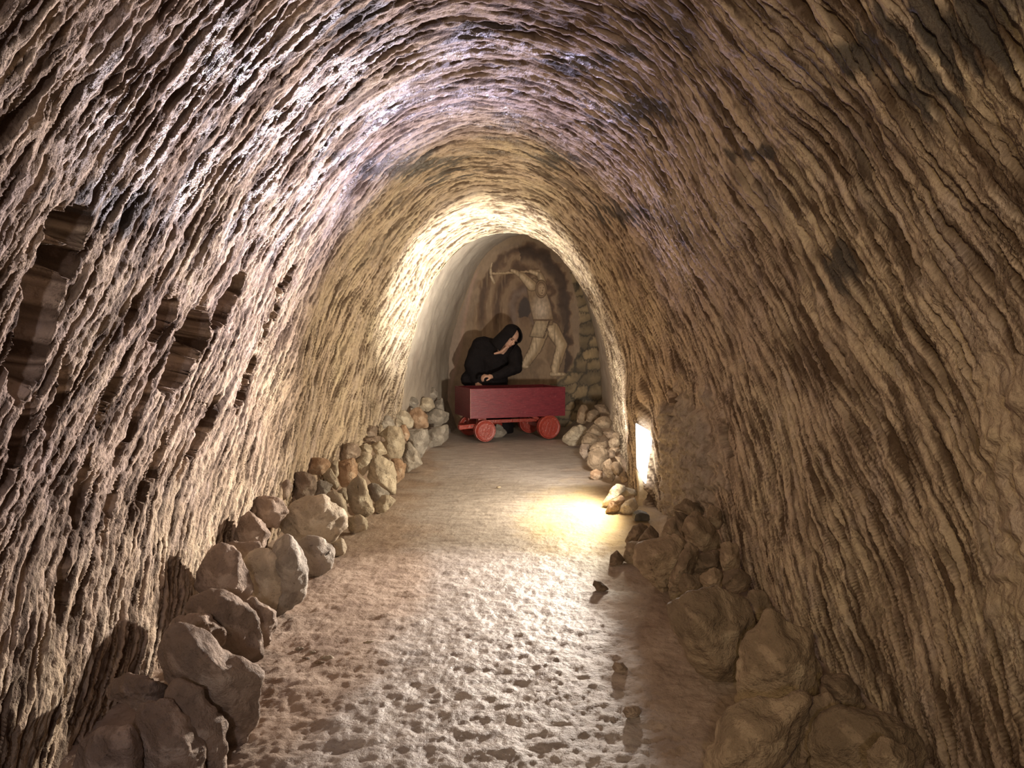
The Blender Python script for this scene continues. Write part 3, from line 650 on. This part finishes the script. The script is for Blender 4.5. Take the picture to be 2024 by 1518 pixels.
 (R6, [(550,850),(580,820),(645,828),(605,865)], 'small stone at the foot of the tall flat leaning stone', 'b', GC, {}),
 (R6, [(500,690),(570,668),(625,700),(550,745)], 'dark stone between the flat stone and the tall leaning stone of the pile', 'd', GC, {}),
 (R6, [(420,450),(520,445),(565,530),(480,520)], 'dark stone highest up the pile against the right wall', 'd', GC, {}),
 (R6, [(607,905),(650,915),(675,990),(640,970)], 'small stone against the wall above the lamp-side end of the pile', 'b', GC, {}),
 (R6, [(645,1070),(700,1030),(722,1115),(672,1140)], 'last small stone of the pile before the yellow slab', 'b', GC, {}),
 (R6, [(540,850),(600,850),(610,905),(560,915)], 'dark stone right of the squared block in the pile', 'd', GC, {}),
 (R6, [(495,1335),(555,1225),(620,1145),(692,1160),(685,1200),(600,1265),(530,1345)], 'yellow glowing slab leaning back left of the lamp', 'p', 'stones beside the lamp', {'y': 4.65}),
 (R6, [(528,1395),(550,1310),(660,1248),(692,1290),(655,1360),(600,1405)], 'golden stone in front of the yellow slab by the lamp', 'o', 'stones beside the lamp', {'y': 4.50}),
 (R6, [(648,1385),(690,1310),(780,1258),(803,1340),(765,1402),(690,1412)], 'brown stone right of the golden one by the lamp', 'p', 'stones beside the lamp', {'y': 4.52}),
 (R6, [(658,1222),(700,1178),(790,1200),(805,1245),(700,1248)], 'flat stone lying over the group by the lamp', 'p', 'stones beside the lamp', {'y': 4.72}),
 # behind the cart
 (R4, [(2090,560),(2130,500),(2190,520),(2235,590),(2200,625),(2110,630)], 'pale grey stone seen between the wheels under the cart', 'g', None, {'y': 8.45, 'thick': .25}),
]
for k, (fn, pts, lab, tone, grp, kw) in enumerate(STONES):
    stone([fn(*p) for p in pts], lab, tone, grp, seed=k+1, **kw)
# small chips on the path
CH = [(606, 1303, 10, 'bright chip at the left end of the chips on the path'), (592, 1283, 9, 'greyish chip behind the others on the path'), (618, 1290, 8, 'pale round chip in the middle of the chips on the path'),
      (632, 1312, 14, 'white flat chip nearest the viewer on the path'), (645, 1302, 16, 'longest brown chip among the chips on the path'), (730, 1272, 13, 'orange flat chip by itself on the path'), (752, 1282, 10, 'dark flat chip beside the orange one on the path'),
      (985, 963, 5, 'tiny white chip in the middle of the far path')]
for k, (cx, cy, r_, lab) in enumerate(CH):
    pts = [(cx + r_*math.cos(a)*(0.8+.3*((k*37+i*53) % 10)/10), cy + 0.42*r_*math.sin(a)) for i, a in enumerate(np.linspace(0, 6.283, 8)[:-1])]
    stone(pts, lab, 'p' if k % 3 else 'b', 'chips of stone lying on the path', seed=200+k, y=F/(cy+3-680), name='stone_chip', thick=.5)

# ------------------------------------------------------------------ lamp in the right wall
lp = bpy.data.objects.new('wall_lamp', None); COL.objects.link(lp)
base = Vector(W(1272, 1015, 4.66)); lp.location = base
lp['label'] = 'glowing white wall lamp on a plastered foot in the right wall'; lp['category'] = 'lamp'
def prism(name, pxs, y, th, mat, bev=0.004):
    bm = bmesh.new(); a = [bm.verts.new(Vector(W(p[0], p[1], y)) - base) for p in pxs]
    f = bm.faces.new(a); r = bmesh.ops.extrude_face_region(bm, geom=[f])
    bmesh.ops.translate(bm, vec=(0, th, 0), verts=[v for v in r['geom'] if isinstance(v, bmesh.types.BMVert)])
    bmesh.ops.bevel(bm, geom=bm.edges[:], offset=bev, segments=2, affect='EDGES')
    return bm_obj(name, bm, mat, lp)
m_em, nt, b = new_mat('lit_lamp_glass'); b.inputs['Base Color'].default_value = (0.9, 0.88, 0.82, 1)
b.inputs['Emission Color'].default_value = (1.0, 0.97, 0.90, 1); b.inputs['Emission Strength'].default_value = 7
prism('lamp_glass', [(1258, 837), (1272, 845), (1291, 856), (1288, 880), (1281, 920), (1277, 957), (1270, 948), (1260, 925)], 4.66, 0.03, m_em)
m_pf, nt, b = new_mat('cream_plaster'); nn = tex(nt, 25, 5, .6)
nt.links.new(ramp(nt, nn, [(0.3, (0.42, 0.33, 0.20)), (0.7, (0.62, 0.52, 0.36))]), b.inputs['Base Color']); b.inputs['Roughness'].default_value = .8
bump(nt, b, nn, .5, .02)
prism('plaster_foot', [(1258, 928), (1272, 952), (1279, 960), (1286, 900), (1291, 870), (1294, 1016), (1262, 1018), (1262, 960)], 4.70, 0.05, m_pf)
m_dk, nt, b = new_mat('dark_metal'); b.inputs['Base Color'].default_value = (0.05, 0.045, 0.04, 1); b.inputs['Roughness'].default_value = .45
nt.links.new(ramp(nt, tex(nt, 30), [(0.3, (0.03, .028, .025)), (0.7, (0.09, .08, .07))]), b.inputs['Base Color'])
prism('dark_base', [(1254, 1030), (1256, 1018), (1268, 1013), (1284, 1018), (1285, 1030)], 4.27, 0.08, m_dk)

# ------------------------------------------------------------------ the red cart
def paint_mat(name, c0, c1, rough, bs=0.25, sc=(3, 3, 22)):
    m, nt, b = new_mat(name)
    n = tex(nt, 6, 5, .6, stretch=sc); n2 = tex(nt, 50, 4, .6)
    c = ramp(nt, n, [(0.32, c0), (0.68, c1)])
    c = mixc(nt, ramp(nt, n2, [(0.60, (0, 0, 0)), (0.75, (.35,)*3)]), c, (0.45, 0.25, 0.24))
    nt.links.new(c, b.inputs['Base Color']); b.inputs['Roughness'].default_value = rough
    bump(nt, b, n, bs, .01); return m
M_BOX = paint_mat('dark_red_paint', (0.125, 0.014, 0.026), (0.22, 0.028, 0.042), .38)
M_WH = paint_mat('bright_red_paint', (0.24, 0.032, 0.022), (0.37, 0.060, 0.042), .28, .5, (8, 8, 8))
A0 = Vector((-0.154, 7.80, 0)); A1 = Vector((0.845, 8.12, 0)); ux_ = (A1-A0).normalized(); vy_ = Vector((-ux_.y, ux_.x, 0))
CL = (A1-A0).length; CW = 0.60; zb, zt = 0.238, 0.545
cart = bpy.data.objects.new('mine_cart', None); COL.objects.link(cart)
cart.location = A0 + ux_*CL/2 + vy_*CW/2; cart.rotation_euler = (0, 0, math.atan2(ux_.y, ux_.x))
cart['label'] = 'dark red wooden mine cart with solid round wheels at the tunnel end'; cart['category'] = 'cart'
def cbox(name, size, loc, mat=M_BOX, bev=.004, rot=None, parent=None):
    bm = bmesh.new(); M = Matrix.Translation(loc)
    if rot: M = M @ Euler(rot).to_matrix().to_4x4()
    add_box(bm, size, M, bev); return bm_obj(name, bm, mat, parent or cart)
hz = (zb+zt)/2; hh = zt-zb
cbox('side_board', (CL, .022, hh), (0, -CW/2+.011, hz)); cbox('side_board', (CL, .022, hh), (0, CW/2-.011, hz))
cbox('end_board', (.022, CW-.046, hh-.002), (-CL/2+.011, 0, hz)); cbox('end_board', (.022, CW-.046, hh-.002), (CL/2-.011, 0, hz))
cbox('bottom_board', (CL-.05, CW-.05, .02), (0, 0, zb+.02))
M_HILITE = paint_mat('edge_highlight_paint', (0.25, 0.06, 0.06), (0.48, 0.22, 0.20), .35)
cbox('corner_highlight', (.006, .006, hh), (-CL/2-.002, -CW/2-.002, hz), M_HILITE, .001)  # added lighter strip standing in for the highlight on the corner edge
WX = [(-CL/2+.15, .112), (CL/2-.19, .125)]
for wx, wr in WX:
    cbox('axle', (.05, CW+.02, .05), (wx, 0, wr), M_WH, .006)
    cbox('axle_block', (.09, .08, zb-wr-.02), (wx, -CW/2+.12, (zb+wr)/2+.005), M_WH, .006)
    cbox('axle_block', (.09, .08, zb-wr-.02), (wx, CW/2-.12, (zb+wr)/2+.005), M_WH, .006)
    for sy in (-1, 1):
        bm = bmesh.new(); yq = sy*(CW/2-.005 if sy < 0 else CW/2-.02)
        r = bmesh.ops.create_cone(bm, cap_ends=True, segments=40, radius1=wr, radius2=wr*.985, depth=.085)
        es = [e for e in bm.edges if len(e.link_faces) == 2 and e.calc_face_angle() > 1.0]
        bmesh.ops.bevel(bm, geom=es, offset=.014, segments=3, affect='EDGES')
        faces = [f for f in bm.faces if len(f.verts) > 20]
        for f in faces:
            bmesh.ops.inset_region(bm, faces=[f], thickness=.018, depth=-.004)
        bmesh.ops.rotate(bm, matrix=Matrix.Rotation(math.pi/2, 3, 'X'), verts=bm.verts)
        for v in bm.verts:
            h = mnoise.noise(Vector((v.co.x*9+wx*10, v.co.z*9, sy*3.0))); v.co.x *= 1+.03*h; v.co.z *= 1+.03*h
        bmesh.ops.translate(bm, vec=(wx, yq, wr), verts=bm.verts)
        wh = bm_obj('wheel', bm, M_WH, cart)
        bm = bmesh.new()
        for gx_, gl, ga in ((-.035, .10, .35), (.005, .13, .25), (.05, .08, .3)):
            add_box(bm, (.007, .006, gl*wr/.112), Matrix.Translation((wx+gx_, yq+sy*.040, wr-.0)) @ Matrix.Rotation(ga, 4, 'Y'), .002)
        bm_obj('paint_ridges', bm, M_WH, wh)
cbox('frame_rail', (CL*.62, .04, .035), (0, -CW/2+.16, .19), M_WH, .004)
cbox('brace', (.20, .02, .03), (CL/2-.26, -CW/2+.10, .20), M_WH, .004, (0, .45, 0))
db = cbox('drawbar', (.26, .05, .045), (-CL/2+.02, -CW/2+.08, .155), M_WH, .006, (0, -.06, .1))
cbox('bolt', (.012, .012, .012), (-CL/2+.03, -CW/2+.052, .16), m_dk, .002, None, db)
cbox('cross_tongue', (.34, .035, .03), (-.18, CW/2-.2, .14), M_WH, .004, (0, .12, .5))

# ------------------------------------------------------------------ the hooded figure
def ball(bm, c, r, sub=2, sc=(1, 1, 1), M=None):
    rr = bmesh.ops.create_icosphere(bm, subdivisions=sub, radius=1.0)
    T_ = Matrix.Translation(c) @ (M.to_4x4() if M is not None else Matrix.Identity(4)) @ Matrix.Diagonal((r*sc[0], r*sc[1], r*sc[2], 1))
    bmesh.ops.transform(bm, matrix=T_, verts=rr['verts'])
def tube(bm, pts, rad, sub=2):
    for i in range(len(pts)-1):
        a, b_ = Vector(pts[i]), Vector(pts[i+1]); n = max(2, int((b_-a).length/(min(rad[i], rad[i+1])*0.35)))
        n = min(n, 26)
        for k in range(n+1):
            t = k/n; ball(bm, a.lerp(b_, t), rad[i]*(1-t)+rad[i+1]*t, sub)
def remesh(name, bm, vox, mat, parent=None, smooth=4, fold=None):
    me = bpy.data.meshes.new('tmp'); bm.to_mesh(me); bm.free()
    o = bpy.data.objects.new('tmp', me); COL.objects.link(o)
    md = o.modifiers.new('r', 'REMESH'); md.mode = 'VOXEL'; md.voxel_size = vox
    ms = o.modifiers.new('s', 'SMOOTH'); ms.iterations = smooth; ms.factor = .5
    dg = bpy.context.evaluated_depsgraph_get(); m2 = bpy.data.meshes.new_from_object(o.evaluated_get(dg))
    bpy.data.objects.remove(o); bpy.data.meshes.remove(me); m2.name = name; m2.materials.clear()
    if fold:
        bm = bmesh.new(); bm.from_mesh(m2); bm.normal_update()
        for v in bm.verts: v.co += v.normal*fold(v.co)
        bm.to_mesh(m2); bm.free()
    for p in m2.polygons: p.use_smooth = True
    return link(name, m2, mat, parent)
def WV(px, py, y): return Vector(W(px, py, y))
m_sk, nt, b = new_mat('skin'); nt.links.new(ramp(nt, tex(nt, 40), [(.3, (.50, .28, .20)), (.7, (.64, .40, .30))]), b.inputs['Base Color'])
b.inputs['Roughness'].default_value = .5
m_rb, nt, b = new_mat('black_cloth'); nw = tex(nt, 90, 3, .6)
nt.links.new(ramp(nt, nw, [(.3, (.006, .005, .006)), (.7, (.014, .011, .013))]), b.inputs['Base Color']); b.inputs['Roughness'].default_value = .85
b.inputs['Specular IOR Level'].default_value = 0.2; bump(nt, b, nw, .3, .004)
hc = WV(1009, 668, 8.52)                                   # head centre
HR = (Matrix.Rotation(math.radians(31), 3, 'Y') @ Matrix.Rotation(math.radians(36), 3, 'Z') @ Matrix.Rotation(math.radians(14), 3, 'X'))
def hp(x, y, z): return hc + HR @ Vector((x, y, z))        # head space: -y is the face, z the crown
bm = bmesh.new()
ball(bm, hp(0, .012, .025), 1, 3, (.072, .090, .090), HR)                  # skull
ball(bm, hp(0, -.022, -.035), 1, 3, (.055, .058, .075), HR)                # face
ball(bm, hp(0, -.055, -.092), 1, 2, (.026, .024, .022), HR)                # chin
for sx in (-1, 1):
    ball(bm, hp(sx*.034, -.058, -.022), 1, 2, (.020, .018, .018), HR)      # cheek
    ball(bm, hp(sx*.026, -.076, .024), 1, 2, (.024, .010, .009), HR)       # brow
    ball(bm, hp(sx*.074, .01, -.01), 1, 2, (.010, .02, .03), HR)           # ear
    ball(bm, hp(sx*.010, -.092, -.032), .008, 2)                           # nostril
tube(bm, [hp(0, -.080, .020), hp(0, -.102, -.026)], [.009, .0125])          # nose
ball(bm, hp(0, -.080, -.056), 1, 2, (.022, .010, .005), HR); ball(bm, hp(0, -.078, -.067), 1, 2, (.019, .010, .006), HR)   # lips
neck = WV(994, 692, 8.60); chest = WV(978, 715, 8.72); pel = WV(972, 800, 8.86)
shL, elL, wrL = WV(948, 683, 8.74), WV(931, 722, 8.66), WV(944, 757, 8.64)
shR, elR, wrR = WV(1016, 694, 8.62), WV(1021, 727, 8.50), WV(973, 745, 8.345)
tube(bm, [hp(0, .02, -.05), neck, chest], [.050, .052, .11])
tube(bm, [chest, pel], [.13, .14]); tube(bm, [shL, chest], [.07, .11]); tube(bm, [shR, chest], [.07, .11])
for s_, e_, w_ in ((shL, elL, wrL), (shR, elR, wrR)): tube(bm, [s_, e_, w_], [.052, .038, .024])
knL, knR = WV(950, 845, 8.70), WV(995, 845, 8.70); ftL = Vector((knL.x, 8.98, .05)); ftR = Vector((knR.x, 8.98, .05))
tube(bm, [pel, knL, ftL], [.095, .06, .04]); tube(bm, [pel, knR, ftR], [.095, .06, .04])
# hands: palm, four fingers, thumb; the near one rests on the cart's rim
def hand(bm, wr, fwd, up, side, thumb):
    f, u, s = fwd.normalized(), up.normalized(), side.normalized()
    P_ = lambda a, b_, c: wr + f*a + u*b_ + s*c
    tube(bm, [wr, P_(.03, .004, 0)], [.024, .026])
    for k, (off, ln) in enumerate(((-.030, .85), (-.010, 1.0), (.011, .95), (.031, .75))):
        tube(bm, [P_(.02, .004, off*.7), P_(.082, .012, off), P_(.082+.030*ln, -.002, off*1.08), P_(.082+.040*ln, -.026*ln, off*1.1), P_(.082+.034*ln, -.046*ln, off*1.1)],
             [.013, .0115, .0098, .009, .008])
    tube(bm, [P_(.02, 0, thumb*.022), P_(.052, -.012, thumb*.050), P_(.080, -.026, thumb*.052)], [.013, .0105, .009])
hand(bm, wrR, Vector((-.85, -.30, .02)), Vector((0, -.25, 1)), Vector((-.30, .9, .2)), -1)
hand(bm, wrL, Vector((.2, -.8, -.5)), Vector((0, -.4, 1)), Vector((1, .2, 0)), 1)
person = remesh('person', bm, .0052, m_sk, None, 3)
person['label'] = 'person in a black hooded robe bending over the red cart, hand on its rim'; person['category'] = 'person'
m_ey, nt, b = new_mat('dark_eye'); b.inputs['Base Color'].default_value = (.03, .02, .015, 1); b.inputs['Roughness'].default_value = .3
m_lip, nt, b = new_mat('lips'); b.inputs['Base Color'].default_value = (.33, .11, .09, 1)
for sx in (-1, 1):
    bm = bmesh.new(); ball(bm, hp(sx*.027, -.0735, .006), 1, 2, (.014, .008, .006), HR); bm_obj('eye', bm, m_ey, person, True)
    bm = bmesh.new(); ball(bm, hp(sx*.027, -.086, .026), 1, 2, (.019, .003, .003), HR); bm_obj('eyebrow', bm, m_ey, person, True)
bm = bmesh.new(); ball(bm, hp(0, -.0865, -.061), 1, 2, (.018, .006, .004), HR); bm_obj('mouth', bm, m_lip, person, True)
# robe
bm = bmesh.new()
tube(bm, [neck + Vector((-.02, .05, -.03)), chest, pel], [.085, .165, .19])
tube(bm, [WV(958, 682, 8.74), WV(1004, 698, 8.68)], [.10, .12])
tube(bm, [shL, elL, wrL + Vector((-.01, .02, 0))], [.095, .082, .062])
tube(bm, [shR, elR, wrR + Vector((.03, .01, .0))], [.088, .072, .046])
tube(bm, [pel, Vector((pel.x-.02, 8.84, .14))], [.20, .22]); tube(bm, [knL, ftL+Vector((0, -.05, .06))], [.12, .10]); tube(bm, [knR, ftR+Vector((0, -.05, .06))], [.12, .10])
tube(bm, [WV(925, 750, 8.72), WV(960, 745, 8.8)], [.09, .1]); tube(bm, [shL, chest], [.10, .17]); tube(bm, [WV(944, 700, 8.72), WV(940, 735, 8.70), WV(950, 760, 8.72)], [.12, .12, .12])
robe = remesh('robe', bm, .011, m_rb, person, 6,
              lambda c: .012*mnoise.noise(Vector((c.x*9+c.z*5, c.y*9, c.z*3))) + .006*mnoise.noise(c*22))
# hood: an open shell round the head with a draped hem
bm = bmesh.new(); nu, nv = 40, 26; ring = []
for j in range(nv):
    row = []
    for i in range(nu+1):
        a = math.radians(38) + (math.radians(322)-math.radians(38))*i/nu     # angle round the head from the face (-y)
        t = j/(nv-1)
        if t < .62:
            el = math.pi/2*(1-t/.62); z = .045 + .098*math.sin(el); r_ = math.cos(el)
        else:
            z = .045 - .215*(t-.62)/.38; r_ = 1 + .22*(t-.62)/.38
        x_ = .099*r_*math.sin(a); y_ = .022 - .118*r_*math.cos(a)
        f_ = 1 + .04*mnoise.noise(Vector((a*1.6, z*9, 2)))
        if z > .03: y_ -= .022*(r_ if t > .3 else t)* (1 if math.cos(a) > 0.2 else 0)
        row.append(bm.verts.new(hp(x_*f_, y_*f_, z)))
    ring.append(row)
for j in range(nv-1):
    for i in range(nu): 
        try: bm.faces.new((ring[j][i], ring[j][i+1], ring[j+1][i+1], ring[j+1][i]))
        except ValueError: pass
bmesh.ops.remove_doubles(bm, verts=bm.verts, dist=.0005)
hood = bm_obj('hood', bm, m_rb, person, True)
sm = hood.modifiers.new('solid', 'SOLIDIFY'); sm.thickness = .012; sm.offset = 0
# pale neckline
bm = bmesh.new(); tube(bm, [WV(1001, 686, 8.475), WV(990, 696, 8.50), WV(978, 699, 8.515)], [.014, .019, .011])
bm_obj('neckline', bm, m_sk, person, True)['label'] = 'pale bare neck showing at the hood opening'
